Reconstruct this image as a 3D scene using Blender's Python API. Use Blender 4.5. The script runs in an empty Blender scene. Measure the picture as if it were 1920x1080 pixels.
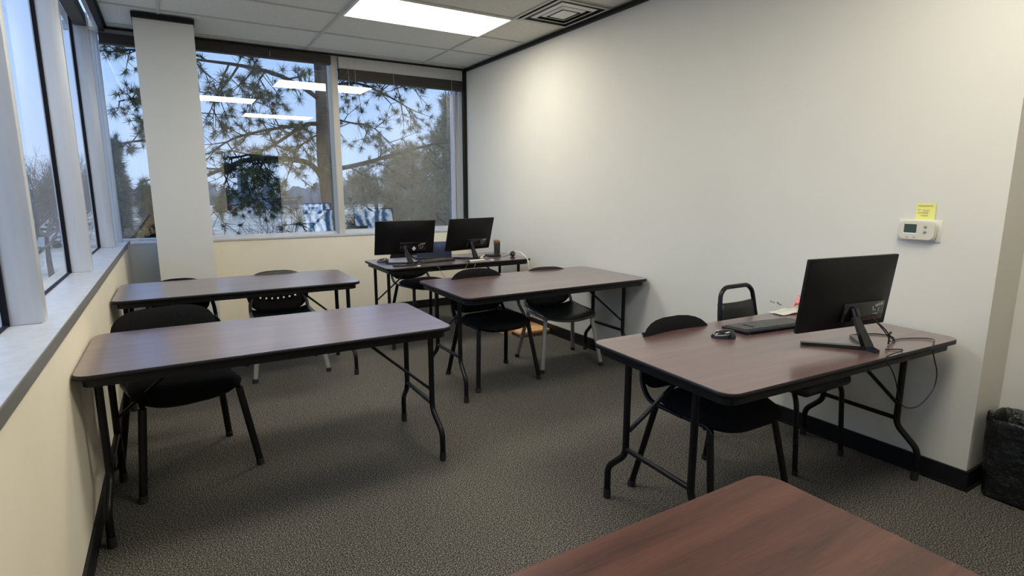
import bpy, bmesh, math, random
from mathutils import Vector, Matrix, geometry
PI = math.pi
scn = bpy.context.scene
C = scn.collection
rnd = random.Random(7)

# ------------------------------------------------------------------ camera numbers
FPX, PITCH, YAW = 1049.4, -0.1762, -0.5425
CAM = Vector((-3.017, -6.017, 1.371))
_f = Vector((-math.sin(YAW)*math.cos(PITCH), math.cos(YAW)*math.cos(PITCH), math.sin(PITCH)))
_r = Vector((math.cos(YAW), math.sin(YAW), 0)); _u = _r.cross(_f)
def at(px, py, Y):
    d = _f + _r*((px-960)/FPX) - _u*((py-540)/FPX)
    return CAM + d*((Y-CAM.y)/d.y)

TH = 0.711      # table height
H = 2.707       # ceiling
W = 3.385       # left wall plane x=-W
ZS = 0.892      # sill

# ------------------------------------------------------------------ materials
def mat(name, col, rough=0.6, metal=0.0, spec=0.5, coat=0.0, emit=None, es=0.0):
    m = bpy.data.materials.new(name); m.use_nodes = True
    b = m.node_tree.nodes['Principled BSDF']
    b.inputs['Base Color'].default_value = (*col, 1)
    b.inputs['Roughness'].default_value = rough
    b.inputs['Metallic'].default_value = metal
    b.inputs['Specular IOR Level'].default_value = spec
    b.inputs['Coat Weight'].default_value = coat
    if emit:
        b.inputs['Emission Color'].default_value = (*emit, 1)
        b.inputs['Emission Strength'].default_value = es
    return m
def nodes(m): return m.node_tree.nodes, m.node_tree.links, m.node_tree.nodes['Principled BSDF']
def noisy(m, c1, c2, scale=20, detail=3, p1=.35, p2=.65, bump=0.0, vec=(1,1,1), bdist=.01, rough=.6):
    n, l, b = nodes(m)
    tc = n.new('ShaderNodeTexCoord'); mp = n.new('ShaderNodeMapping'); mp.inputs['Scale'].default_value = vec
    no = n.new('ShaderNodeTexNoise'); no.inputs['Scale'].default_value = scale; no.inputs['Detail'].default_value = detail
    no.inputs['Roughness'].default_value = rough
    cr = n.new('ShaderNodeValToRGB')
    cr.color_ramp.elements[0].position = p1; cr.color_ramp.elements[0].color = (*c1, 1)
    cr.color_ramp.elements[1].position = p2; cr.color_ramp.elements[1].color = (*c2, 1)
    l.new(tc.outputs['Object'], mp.inputs['Vector']); l.new(mp.outputs['Vector'], no.inputs['Vector'])
    l.new(no.outputs['Fac'], cr.inputs['Fac']); l.new(cr.outputs['Color'], b.inputs['Base Color'])
    if bump:
        bp = n.new('ShaderNodeBump'); bp.inputs['Strength'].default_value = bump; bp.inputs['Distance'].default_value = bdist
        l.new(no.outputs['Fac'], bp.inputs['Height']); l.new(bp.outputs['Normal'], b.inputs['Normal'])
    return m
M = {}
M['white_wall'] = noisy(mat('white_wall', (.7,.7,.66), .75, spec=.25), (.640,.630,.575), (.670,.660,.605), 1.2, 4, .3, .7)
M['cream_wall'] = noisy(mat('cream_wall', (.7,.62,.47), .75, spec=.2), (.78,.715,.575), (.83,.775,.645), 2.2, 5, .3, .7)
M['panel'] = noisy(mat('skylit_wall_tint', (.5,.53,.54), .6), (.46,.49,.50), (.54,.56,.56), 2.5, 4, .3, .7)  # ordinary wall; bluish light from the sky is put into its colour
M['tile'] = noisy(mat('ceiling_tile', (.5,.5,.48), .9, spec=.1), (.60,.595,.545), (.68,.675,.62), 90, 4, .35, .6, .25, bdist=.003)
M['grid'] = mat('grid_metal', (.47,.465,.43), .5)
M['black_trim'] = mat('black_trim', (.010,.009,.008), .55, spec=.2)
M['base'] = mat('baseboard_vinyl', (.006,.006,.007), .5, spec=.3)
M['alu'] = noisy(mat('aluminium', (.55,.58,.62), .42, .35), (.56,.58,.61), (.66,.68,.71), 3, 3, .3, .7, vec=(7,7,.5))
M['alu_dull'] = mat('aluminium_lip', (.20,.20,.19), .5, .3)
M['mullion'] = mat('mullion_paint', (.55,.53,.47), .5)
M['gasket'] = mat('gasket_rubber', (.004,.004,.008), .6, spec=.2)
M['blind_dark'] = noisy(mat('blind_dark', (.028,.022,.018), .6), (.018,.015,.013), (.045,.036,.028), 4, 3, .3, .7, vec=(1,1,60))
M['blind_white'] = mat('blind_white', (.45,.45,.43), .6)
M['black_metal'] = mat('black_powder_metal', (.004,.004,.006), .36, .0, .28)
M['apron'] = mat('black_table_rim', (.004,.004,.005), .5, spec=.3)
M['fabric'] = noisy(mat('black_fabric', (.008,.008,.008), .95, spec=.12), (.004,.004,.005), (.012,.012,.012), 300, 2, .35, .65, .2, bdist=.002)
M['vinyl'] = mat('black_vinyl', (.012,.013,.012), .45, spec=.35)
M['plastic'] = mat('black_plastic', (.008,.009,.009), .38, spec=.4)
M['shellgrey'] = mat('smoky_plastic', (.035,.037,.033), .35, spec=.5)
M['silver_leg'] = mat('grey_metal_leg', (.30,.31,.30), .4, .35)
M['foot'] = mat('rubber_foot', (.01,.01,.01), .7)
M['mon'] = noisy(mat('monitor_back', (.008,.008,.009), .5, spec=.2), (.0035,.0035,.004), (.006,.006,.007), 3, 2)
M['glossblack'] = mat('gloss_black', (.006,.006,.008), .12)
M['label'] = mat('label_print', (.35,.36,.36), .5)
M['white'] = mat('white_plastic', (.75,.75,.70), .4)
M['cream_plastic'] = mat('thermostat_plastic', (.60,.57,.47), .4)
M['lcd'] = mat('lcd', (.03,.055,.042), .25)
M['button'] = mat('button_grey', (.28,.28,.26), .5)
M['note'] = mat('yellow_note', (.80,.78,.25), .8, spec=.1)
M['ink'] = mat('ink', (.16,.18,.08), .8)
M['mark'] = mat('wall_mark', (.07,.07,.06), .8)
M['bag'] = noisy(mat('bin_bag', (.006,.006,.006), .28, spec=.6), (.0025,.0025,.0025), (.007,.007,.007), 14, 6, .3, .7, .9, bdist=.03)
M['cable'] = mat('black_cable', (.008,.008,.008), .5)
M['cable_grey'] = mat('grey_cable', (.10,.10,.09), .5)
M['cable_white'] = mat('white_cable', (.65,.65,.58), .5)
M['pink'] = mat('pink_paper', (.75,.27,.27), .6)
M['clearplastic'] = mat('milky_plastic', (.66,.63,.56), .2)
M['orange'] = mat('brown_lid', (.20,.08,.03), .5)
M['board_top'] = noisy(mat('raw_wood', (.62,.36,.16), .7), (.50,.27,.11), (.70,.43,.20), 6, 4, .3, .7, vec=(1,8,1))
M['board_side'] = noisy(mat('dark_wood_side', (.10,.05,.025), .7), (.06,.03,.015), (.15,.085,.045), 30, 3)
M['key'] = mat('keycap', (.055,.055,.052), .45)
M['kbd'] = mat('keyboard_body', (.010,.010,.011), .4)
M['mouse'] = mat('mouse_gloss', (.010,.010,.012), .15)

# laminate: long reddish brown grain
def laminate(name, dark, light, rough, spec):
    m = mat(name, dark, rough, spec=spec)
    n, l, b = nodes(m)
    tc = n.new('ShaderNodeTexCoord'); mp = n.new('ShaderNodeMapping'); mp.inputs['Scale'].default_value = (.8, 14, 1)
    no = n.new('ShaderNodeTexNoise'); no.inputs['Scale'].default_value = 1.3; no.inputs['Detail'].default_value = 6; no.inputs['Distortion'].default_value = .5
    n2 = n.new('ShaderNodeTexNoise'); n2.inputs['Scale'].default_value = 30; n2.inputs['Detail'].default_value = 2
    mp2 = n.new('ShaderNodeMapping'); mp2.inputs['Scale'].default_value = (.5, 8, 1)
    mx = n.new('ShaderNodeMath'); mx.operation = 'MULTIPLY_ADD'; mx.inputs[1].default_value = .35
    cr = n.new('ShaderNodeValToRGB')
    cr.color_ramp.elements[0].position = .45; cr.color_ramp.elements[0].color = (*dark, 1)
    cr.color_ramp.elements[1].position = .9; cr.color_ramp.elements[1].color = (*light, 1)
    l.new(tc.outputs['Object'], mp.inputs['Vector']); l.new(mp.outputs['Vector'], no.inputs['Vector'])
    l.new(tc.outputs['Object'], mp2.inputs['Vector']); l.new(mp2.outputs['Vector'], n2.inputs['Vector'])
    l.new(n2.outputs['Fac'], mx.inputs[0]); l.new(no.outputs['Fac'], mx.inputs[2])
    l.new(mx.outputs[0], cr.inputs['Fac']); l.new(cr.outputs['Color'], b.inputs['Base Color'])
    return m
M['laminate'] = laminate('mahogany_laminate', (.080,.042,.039), (.140,.080,.074), .30, .8)  # greyer than the near top: part of the sheen is in the base colour
M['laminate'].node_tree.nodes['Principled BSDF'].inputs['Coat Weight'].default_value = .9
M['laminate'].node_tree.nodes['Principled BSDF'].inputs['Coat Roughness'].default_value = .22
M['laminate_near'] = laminate('mahogany_laminate_red', (.030,.010,.007), (.112,.040,.028), .38, .38)

# carpet
m = mat('carpet', (.08,.075,.07), .95, spec=.05); M['carpet'] = m
n, l, b = nodes(m)
tc = n.new('ShaderNodeTexCoord'); n1 = n.new('ShaderNodeTexNoise'); n1.inputs['Scale'].default_value = 190; n1.inputs['Detail'].default_value = 2; n1.inputs['Roughness'].default_value = .8
n2 = n.new('ShaderNodeTexNoise'); n2.inputs['Scale'].default_value = 1.2; n2.inputs['Detail'].default_value = 2
cr = n.new('ShaderNodeValToRGB'); e = cr.color_ramp.elements
e[0].position = .40; e[0].color = (.016,.0155,.015, 1); e[1].position = .66; e[1].color = (.36,.34,.295, 1)
e.new(.52).color = (.078,.075,.069, 1)
cr2 = n.new('ShaderNodeValToRGB'); cr2.color_ramp.elements[0].color = (.85,.85,.85,1); cr2.color_ramp.elements[1].color = (1.1,1.1,1.1,1)
mx = n.new('ShaderNodeMix'); mx.data_type = 'RGBA'; mx.blend_type = 'MULTIPLY'; mx.inputs['Factor'].default_value = 1
bp = n.new('ShaderNodeBump'); bp.inputs['Strength'].default_value = .5; bp.inputs['Distance'].default_value = .006
l.new(tc.outputs['Object'], n1.inputs['Vector']); l.new(tc.outputs['Object'], n2.inputs['Vector'])
l.new(n1.outputs['Fac'], cr.inputs['Fac']); l.new(n2.outputs['Fac'], cr2.inputs['Fac'])
l.new(cr.outputs['Color'], mx.inputs['A']); l.new(cr2.outputs['Color'], mx.inputs['B'])
l.new(mx.outputs['Result'], b.inputs['Base Color']); l.new(n1.outputs['Fac'], bp.inputs['Height']); l.new(bp.outputs['Normal'], b.inputs['Normal'])

# window glass: see-through with a clear mirror image of the room
def glass(name, refl, tint, ior=1.45):
    m = bpy.data.materials.new(name); m.use_nodes = True
    n, l = m.node_tree.nodes, m.node_tree.links
    for x in list(n): n.remove(x)
    o = n.new('ShaderNodeOutputMaterial'); t = n.new('ShaderNodeBsdfTransparent'); t.inputs['Color'].default_value = (*tint, 1)
    g = n.new('ShaderNodeBsdfGlossy'); g.inputs['Roughness'].default_value = .0
    ge = n.new('ShaderNodeNewGeometry'); dt = n.new('ShaderNodeVectorMath'); dt.operation = 'DOT_PRODUCT'
    l.new(ge.outputs['Normal'], dt.inputs[0]); l.new(ge.outputs['Incoming'], dt.inputs[1])
    ab = n.new('ShaderNodeMath'); ab.operation = 'ABSOLUTE'; l.new(dt.outputs['Value'], ab.inputs[0])
    om = n.new('ShaderNodeMath'); om.operation = 'SUBTRACT'; om.inputs[0].default_value = 1; l.new(ab.outputs[0], om.inputs[1])
    pw = n.new('ShaderNodeMath'); pw.operation = 'POWER'; pw.inputs[1].default_value = 5; l.new(om.outputs[0], pw.inputs[0])
    a = n.new('ShaderNodeMath'); a.operation = 'MULTIPLY_ADD'; a.inputs[1].default_value = ior-refl; a.inputs[2].default_value = refl; a.use_clamp = True
    mx = n.new('ShaderNodeMixShader')
    l.new(pw.outputs[0], a.inputs[0]); l.new(a.outputs[0], mx.inputs[0]); l.new(t.outputs[0], mx.inputs[1]); l.new(g.outputs[0], mx.inputs[2]); l.new(mx.outputs[0], o.inputs[0])
    return m
M['glass'] = glass('window_glass', .25, (.84,.90,.93), 1)
M['glass_side'] = glass('side_window_glass', .06, (.90,.94,.96), .7)
# diffuser
m = bpy.data.materials.new('light_diffuser'); m.use_nodes = True
b = m.node_tree.nodes['Principled BSDF']; b.inputs['Base Color'].default_value = (.8,.8,.75,1)
b.inputs['Emission Color'].default_value = (1,.925,.77,1); b.inputs['Emission Strength'].default_value = 15
M['diffuser'] = m
# screen wallpaper: blue waves
m = bpy.data.materials.new('screen_wallpaper'); m.use_nodes = True; M['screen'] = m
n, l, b = nodes(m)
tc = n.new('ShaderNodeTexCoord'); wv = n.new('ShaderNodeTexWave'); wv.inputs['Scale'].default_value = 2.6; wv.inputs['Distortion'].default_value = 9; wv.inputs['Detail'].default_value = 3; wv.inputs['Detail Scale'].default_value = 1.4
cr = n.new('ShaderNodeValToRGB'); e = cr.color_ramp.elements
e[0].color = (.02,.07,.22,1); e[1].color = (.75,.88,1,1); e.new(.5).color = (.10,.28,.60,1)
l.new(tc.outputs['Object'], wv.inputs['Vector']); l.new(wv.outputs['Fac'], cr.inputs['Fac'])
b.inputs['Base Color'].default_value = (.01,.01,.01,1)
l.new(cr.outputs['Color'], b.inputs['Emission Color']); b.inputs['Emission Strength'].default_value = 1.6
# outdoors
M['bark'] = noisy(mat('bark', (.10,.075,.06), .9, spec=.1), (.045,.034,.030), (.16,.125,.10), 9, 5, .3, .7, .6, vec=(1,1,.35), bdist=.03)
M['bark_dark'] = noisy(mat('bark_dark', (.03,.025,.022), .9, spec=.1), (.018,.015,.014), (.055,.045,.04), 14, 4, .3, .7)
M['needle'] = noisy(mat('pine_needles', (.05,.09,.03), .6, spec=.2), (.030,.050,.028), (.14,.16,.075), 3, 3, .3, .7)
M['needle_tan'] = noisy(mat('tan_veil_needles', (.16,.14,.07), .7, spec=.2), (.13,.13,.075), (.36,.31,.19), 2.2, 3, .3, .7)  # olive needles; warm veil of the glass reflection put into their colour
M['needle_dark'] = noisy(mat('dark_needles', (.02,.04,.02), .7, spec=.2), (.012,.022,.014), (.045,.065,.03), 3, 3, .3, .7)
M['twig_haze'] = noisy(mat('bare_twigs', (.20,.17,.14), .9), (.17,.15,.13), (.27,.235,.20), 2, 3)
M['snow'] = noisy(mat('snowy_ground', (.5,.53,.58), .9), (.46,.41,.34), (.95,.86,.72), .09, 6, .35, .62, vec=(1,1.3,1))
M['far_trees'] = noisy(mat('far_trees', (.16,.19,.24), .9), (.14,.18,.24), (.24,.28,.34), .12, 5, .35, .65)  # blue haze of distance mixed into the tree colour
M['far_build'] = mat('far_building', (.16,.20,.28), .8)
M['red'] = mat('red_paint', (.65,.07,.06), .5)
M['carwhite'] = mat('car_white', (.60,.63,.68), .4)
M['carglass'] = mat('car_glass', (.03,.04,.05), .2)
M['drygrass'] = noisy(mat('dry_shrub', (.35,.27,.15), .9), (.26,.20,.11), (.45,.36,.21), 4, 3)

# ------------------------------------------------------------------ builders
class MB:
    def __init__(s): s.v = []; s.f = []; s.sm = []
    def add(s, vs, fs, smooth=False):
        o = len(s.v); s.v += [tuple(v) for v in vs]
        for f in fs: s.f.append(tuple(i+o for i in f)); s.sm.append(smooth)
        return s
    def box(s, x0, x1, y0, y1, z0, z1, mx=None):
        vs = [Vector((x, y, z)) for x in (x0, x1) for y in (y0, y1) for z in (z0, z1)]
        if mx is not None: vs = [mx @ v for v in vs]
        return s.add(vs, [(0,1,3,2),(4,6,7,5),(0,4,5,1),(2,3,7,6),(0,2,6,4),(1,5,7,3)])
    def bbox(s, x0, x1, y0, y1, z0, z1, r=.003, mx=None, seg=2):
        bm = bmesh.new()
        bmesh.ops.create_cube(bm, size=1)
        for v in bm.verts:
            v.co = Vector((x0+(v.co.x+.5)*(x1-x0), y0+(v.co.y+.5)*(y1-y0), z0+(v.co.z+.5)*(z1-z0)))
        bmesh.ops.bevel(bm, geom=bm.edges[:], offset=r, segments=seg, affect='EDGES', profile=.5)
        bm.verts.index_update()
        vs = [(mx @ v.co) if mx is not None else v.co.copy() for v in bm.verts]
        fs = [tuple(v.index for v in f.verts) for f in bm.faces]
        bm.free(); return s.add(vs, fs, True)
    def tube(s, pts, r, n=8, cap=True, sq=(1,1)):
        pts = [Vector(p) for p in pts]
        rs = r if isinstance(r, (list, tuple)) else [r]*len(pts)
        t0 = (pts[1]-pts[0]).normalized()
        up = Vector((0,0,1)) if abs(t0.z) < .9 else Vector((0,1,0))
        a = t0.cross(up).normalized(); vs = []
        for i, p in enumerate(pts):
            if i == 0: t = (pts[1]-p)
            elif i == len(pts)-1: t = (p-pts[i-1])
            else: t = (pts[i+1]-p).normalized()+(p-pts[i-1]).normalized()
            if t.length < 1e-9: t = t0
            t = t.normalized(); a = (a - t*a.dot(t)).normalized(); b = t.cross(a)
            for k in range(n):
                w = 2*PI*k/n; vs.append(p+a*(math.cos(w)*rs[i]*sq[0])+b*(math.sin(w)*rs[i]*sq[1]))
        fs = []
        for i in range(len(pts)-1):
            for k in range(n):
                k2 = (k+1) % n; fs.append((i*n+k, i*n+k2, (i+1)*n+k2, (i+1)*n+k))
        s.add(vs, fs, True)
        if cap:
            s.add(vs[:n], [tuple(range(n))[::-1]]); s.add(vs[-n:], [tuple(range(n))])
        return s
    def prism(s, poly, z0, z1, mx=None, smooth=False):
        n = len(poly); vs = [Vector((x, y, z0)) for x, y in poly]+[Vector((x, y, z1)) for x, y in poly]
        if mx is not None: vs = [mx @ v for v in vs]
        fs = [(i, (i+1) % n, n+(i+1) % n, n+i) for i in range(n)]
        s.add(vs, [tuple(range(n))[::-1], tuple(range(n, 2*n))]); s.add(vs, fs, smooth); return s
    def lathe(s, prof, n=24, c=(0,0,0), mx=None):
        vs = []; c = Vector(c)
        for r, z in prof:
            for k in range(n):
                w = 2*PI*k/n; v = Vector((r*math.cos(w), r*math.sin(w), z))
                vs.append((mx @ v if mx is not None else v)+c)
        fs = []
        for i in range(len(prof)-1):
            for k in range(n):
                k2 = (k+1) % n; fs.append((i*n+k, i*n+k2, (i+1)*n+k2, (i+1)*n+k))
        s.add(vs, fs, True); return s
    def grid(s, fn, nu, nv, smooth=True, thick=None):
        P = [[Vector(fn(i/nu, j/nv)) for j in range(nv+1)] for i in range(nu+1)]
        vs = [p for row in P for p in row]
        fs = [(i*(nv+1)+j, (i+1)*(nv+1)+j, (i+1)*(nv+1)+j+1, i*(nv+1)+j+1) for i in range(nu) for j in range(nv)]
        return s.add(vs, fs, smooth)
    def build(s, name, material, parent=None, mods=None):
        me = bpy.data.meshes.new(name); me.from_pydata(s.v, [], s.f); me.update()
        for p, q in zip(me.polygons, s.sm): p.use_smooth = q
        mats = material if isinstance(material, list) else [material]
        for q in mats: me.materials.append(q)
        bm = bmesh.new(); bm.from_mesh(me); bmesh.ops.recalc_face_normals(bm, faces=bm.faces[:]); bm.to_mesh(me); bm.free()
        o = bpy.data.objects.new(name, me); C.objects.link(o)
        if parent: o.parent = parent
        return o
def mod(o, kind, **kw):
    q = o.modifiers.new(kind.lower(), kind)
    for k, v in kw.items(): setattr(q, k, v)
    return o
def tag(o, label=None, cat=None, group=None, kind=None):
    if label: o['label'] = label
    if cat: o['category'] = cat
    if group: o['group'] = group
    if kind: o['kind'] = kind
    return o
def thing(name, label, cat, loc=(0,0,0), rz=0, group=None):
    o = bpy.data.objects.new(name, None); C.objects.link(o); o.empty_display_size = .1
    o.location = loc; o.rotation_euler = (0, 0, rz)
    return tag(o, label, cat, group)
def struct(name, mb, m, parent=None):
    o = mb.build(name, m, parent)
    if not parent: o['kind'] = 'structure'
    return o
def copy_tree(o, parent=None):
    c = o.copy(); C.objects.link(c); c.parent = parent
    for ch in [x for x in bpy.data.objects if x.parent == o]: copy_tree(ch, c)
    return c
def rrect(w, d, r, n=5):
    pts = []
    for cx, cy, a0 in ((w/2-r, d/2-r, 0), (-w/2+r, d/2-r, 90), (-w/2+r, -d/2+r, 180), (w/2-r, -d/2+r, 270)):
        for k in range(n+1):
            a = math.radians(a0+90*k/n); pts.append((cx+r*math.cos(a), cy+r*math.sin(a)))
    return pts
def smooth_path(pts, it=2):
    pts = [Vector(p) for p in pts]
    for _ in range(it):
        q = [pts[0]]
        for i in range(len(pts)-1):
            a, b = pts[i], pts[i+1]
            q += [a*.75+b*.25, a*.25+b*.75]
        q.append(pts[-1]); pts = q
    return pts
def bent(pts, r=.04, n=4):
    """polyline with rounded corners"""
    pts = [Vector(p) for p in pts]; out = [pts[0]]
    for i in range(1, len(pts)-1):
        a, b, c = pts[i-1], pts[i], pts[i+1]
        rr = min(r, (a-b).length*.45, (c-b).length*.45)
        p0 = b+(a-b).normalized()*rr; p1 = b+(c-b).normalized()*rr
        for k in range(n+1):
            t = k/n; out.append(p0*(1-t)**2+b*2*t*(1-t)+p1*t*t)
    out.append(pts[-1]); return out

# ------------------------------------------------------------------ room shell
YF = -6.65                     # wall behind the viewpoint
YE = -5.053                    # outer corner of the right wall
struct('floor', MB().box(-3.65, .45, YF-2.2, .25, -.08, 0), M['carpet'])
cb = MB().box(-3.40, .40, YF, .25, H+.008, H+.10)
struct('ceiling', cb, M['tile'])
g = MB()
for x in (-2.97, -1.75, -.53): g.box(x-.011, x+.011, YF, -.002, H-.001, H+.01)
y = -.09
while y > YF:
    if True: g.box(-3.345, 0, y-.011, y+.011, H-.0005, H+.0095)
    y -= .61
g.box(-3.345, 0, -.022, 0, H-.002, H+.01); g.box(-3.36, -3.338, YF, 0, H-.002, H+.01)
struct('trim_1', g, M['grid'])                                     # suspended ceiling grid
rw = MB().prism([(0,.26),(0,YE),(.27,YE),(.27,YF),(.42,YF),(.42,.26)], 0, H+.01)
struct('wall_right', rw, M['white_wall'])
bw = MB().box(-2.73, -.0, 0, .26, 0, ZS-.015).box(-3.6, .0, .0, .26, 2.69, H+.05)
struct('wall_back', bw, M['cream_wall'])
struct('wall_corner', MB().box(-3.36, -2.73, 0, .26, 0, ZS-.015), M['panel'])  # same wall as the back, with its sky-lit tint painted in
lw = MB().box(-3.66, -W, YF, 0, 0, ZS-.03)
struct('wall_left', lw, M['cream_wall'])
struct('trim_2', MB().box(-3.66, -W+.0, 0, .26, 0, ZS-.015).box(-3.385,-3.36,.0,.02,0,ZS-.015), M['blind_white'])
# wall behind the viewpoint, with a doorway
fw = MB().box(-3.66, -1.97, YF-.12, YF, 0, H+.05).box(-1.02, .42, YF-.12, YF, 0, H+.05).box(-1.97, -1.02, YF-.12, YF, 2.02, H+.05)
struct('wall_front', fw, M['cream_wall'])
hall = MB().box(-3.66, -3.60, YF-2.2, YF-.12, 0, 2.5).box(.36, .42, YF-2.2, YF-.12, 0, 2.5).box(-3.66, .42, YF-2.25, YF-2.2, 0, 2.5).box(-3.66, .42, YF-2.25, YF-.12, 2.5, 2.56)
struct('wall_hall', hall, M['far_build'])
df = MB().box(-2.02, -1.97, YF-.13, YF+.012, 0, 2.07).box(-1.02, -.97, YF-.13, YF+.012, 0, 2.07).box(-1.97, -1.02, YF-.13, YF+.012, 2.02, 2.07)
struct('door_1', df, M['black_trim'])
# pillar in front of the back windows
struct('wall_pillar', MB().box(-3.145, -2.733, -.57, .14, 0, H+.005), M['white_wall'])
# black wall angles
t = MB().box(-.03, 0, YE, 0, H-.032, H-.003).box(-.03, .30, YE-.03, YE, H-.032, H-.003)
t.box(.24, .27, YF, YE-.03, H-.032, H-.003)
struct('trim_3', t, M['black_trim'])
struct('trim_4', MB().box(-3.152, -2.726, -.60, -.57, H-.040, H-.003).box(-3.152,-3.145,-.57,0,H-.04,H-.003).box(-2.733,-2.726,-.57,0,H-.04,H-.003), M['black_trim'])
struct('trim_5', MB().box(-3.398, -3.343, YF, 0, H-.006, H+.004).box(-3.398, -3.362, YF, 0, H-.05, H-.006), M['black_trim'])
struct('trim_6', MB().box(-2.73, 0, -.004, .0, H-.024, H-.004).box(-3.40, -3.152, -.004, .0, H-.024, H-.004), M['black_trim'])
struct('trim_7', MB().box(-3.432, -3.40, YF, .18, H-.03, H+.02), M['alu'])
# baseboards
HB = .0925
struct('baseboard_right', MB().prism([(-.012,0),(-.012,YE-.012),(.27,YE-.012),(.27,YE),(0,YE),(0,0)], .0, HB).prism([(-.02,0),(-.02,YE-.02),(.27,YE-.02),(.27,YE),(0,YE),(0,0)],0,.012), M['base'])
struct('baseboard_return', MB().box(.258, .27, YF, YE-.02, 0, HB), M['base'])
struct('baseboard_back', MB().box(-2.73, -.012, -.012, 0, 0, HB), M['base'])
struct('baseboard_left', MB().box(-W, -W+.012, YF, 0, 0, HB), M['base'])
struct('baseboard_pillar', MB().box(-3.157, -2.721, -.582, -.57, 0, HB), M['base'])
# sills
struct('trim_8', MB().box(-2.73, 0, -.012, .19, ZS-.015, ZS), M['alu'])
struct('trim_9', MB().box(-3.36, -2.73, -.008, .19, ZS-.015, ZS), M['alu'])
sl = MB().box(-3.575, -W-.0, YF, .19, ZS-.03, ZS)
sl.box(-3.45, -W+.004, YF, 0, ZS, ZS+.004)
struct('trim_10', sl, M['alu'])
struct('trim_11', MB().box(-W, -W+.006, YF, .0, ZS-.040, ZS-.002), M['alu_dull'])
struct('trim_12', MB().box(-.036, 0, -.004, .05, ZS, H-.024), M['black_trim'])

# back windows
def sheet_xz(x0, x1, z0, z1, y): return MB().add([(x0,y,z0),(x1,y,z0),(x1,y,z1),(x0,y,z1)], [(0,1,2,3)])
def frame_xz(mb, x0, x1, z0, z1, y0, y1, t):
    mb.box(x0, x0+t, y0, y1, z0, z1).box(x1-t, x1, y0, y1, z0, z1).box(x0+t, x1-t, y0, y1, z0, z0+t).box(x0+t, x1-t, y0, y1, z1-t, z1)
    return mb
w1 = struct('window_1', frame_xz(MB(), -1.475, -.037, ZS, 2.70, .15, .23, .035), M['alu'])
sheet_xz(-1.445, -.07, ZS+.03, 2.68, .195).build('pane', M['glass'], w1)
MB().box(-.125, -.110, .10, .19, ZS+.002, 2.45).build('jamb_strip', M['alu'], w1)
w2 = struct('window_2', frame_xz(MB(), -2.80, -1.475, ZS, 2.70, .15, .23, .022), M['alu'])
sheet_xz(-2.79, -1.49, ZS+.02, 2.68, .195).build('pane', M['glass'], w2)
struct('trim_13', MB().bbox(-1.502, -1.438, .06, .24, ZS, 2.69, .004), M['mullion'])
w3 = struct('window_3', frame_xz(MB(), -3.50, -2.80, ZS, 2.70, .15, .23, .022), M['alu'])
sheet_xz(-3.49, -2.80, ZS+.02, 2.68, .195).build('pane', M['glass'], w3)
struct('trim_14', MB().box(-3.56, -3.455, .14, .22, ZS, 2.72).bbox(-3.455,-3.425,.14,.2,ZS,2.70,.004), M['alu'])
# left windows: deep fins between panes
fins = [-6.52, -4.98, -3.46, -1.98, -.375]
for i, fy in enumerate(fins):
    struct('trim_%d' % (15+i), MB().bbox(-3.568, -3.442, fy, fy+.05, ZS, H, .003), M['alu'])
for i, fy in enumerate(fins[1:]+[.13]):
    y0 = fins[i]+.05
    fr = MB().box(-3.558, -3.544, y0, fy, ZS, ZS+.007).box(-3.558, -3.544, y0, fy, 2.66, 2.68)
    fr.box(-3.560, -3.541, fy-.010, fy, ZS, 2.68)
    w = struct('window_%d' % (4+i), fr, M['gasket'])
    MB().add([(-3.551,y0-.02,ZS+.005),(-3.551,fy,ZS+.005),(-3.551,fy,2.67),(-3.551,y0-.02,2.67)], [(0,1,2,3)]).build('pane', M['glass_side'], w)
struct('trim_20', MB().box(-3.60, -3.545, YF, .2, 2.66, H+.05).box(-3.66,-3.4,.2,.26,2.69,H+.05), M['alu'])

# blinds, pulled up
def slats(mb, x0, x1, y0, y1, z0, z1, n):
    h = (z1-z0)/n
    for k in range(n): mb.box(x0, x1, y0+(.003 if k % 2 else 0), y1, z0+k*h, z0+(k+.86)*h)
    return mb
b1 = thing('window_blind', 'dark brown blind pulled up beneath a white headrail over the right-hand back window', 'blind', (-.75, .04, 2.46))
L_ = Matrix.Translation((.75, -.04, -2.46))
def loc(o): o.data.transform(L_); return o
loc(MB().box(-1.43, -.04, .02, .09, 2.575, 2.69).build('headrail', M['blind_white'], b1))
loc(slats(MB(), -1.43, -.04, .015, .085, 2.468, 2.575, 9).build('slat_stack', M['blind_dark'], b1))
for x, zl in ((-1.27, 1.9), (-.86, 2.42), (-.18, 2.2), (-1.34, 2.1)):
    loc(MB().tube([(x,.012,2.66),(x,.012,2.52),(x+.004,.011,(zl+2.5)/2),(x,.012,zl)], .0018, 5).build('pull_cord', M['blind_white'], b1))
loc(MB().tube([(-.86,.012,2.42),(-.87,.012,2.40),(-.89,.012,2.385),(-.90,.012,2.40)], .003, 5).build('cord_hook', M['blind_white'], b1))
b2 = thing('window_blind', 'dark brown blind pulled up over the wide back window right of the pillar', 'blind', (-2.1, .04, 2.60))
L_ = Matrix.Translation((2.1, -.04, -2.60))
loc(slats(MB(), -2.74, -1.51, .015, .085, 2.600, 2.684, 7).build('slat_stack', M['blind_dark'], b2))
loc(MB().tube([(-2.08,.012,2.66),(-2.08,.012,2.61)], .003, 5).build('pull_cord', M['blind_white'], b2))
b3 = thing('window_blind', 'dark blind pulled up over the narrow back window left of the pillar', 'blind', (-3.28, .04, 2.57))
L_ = Matrix.Translation((3.28, -.04, -2.57))
loc(slats(MB(), -3.41, -3.10, .015, .085, 2.57, 2.655, 7).build('slat_stack', M['blind_dark'], b3))
loc(MB().box(-3.41, -3.10, .015, .09, 2.655, 2.675).build('headrail', M['alu_dull'], b3))
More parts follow.
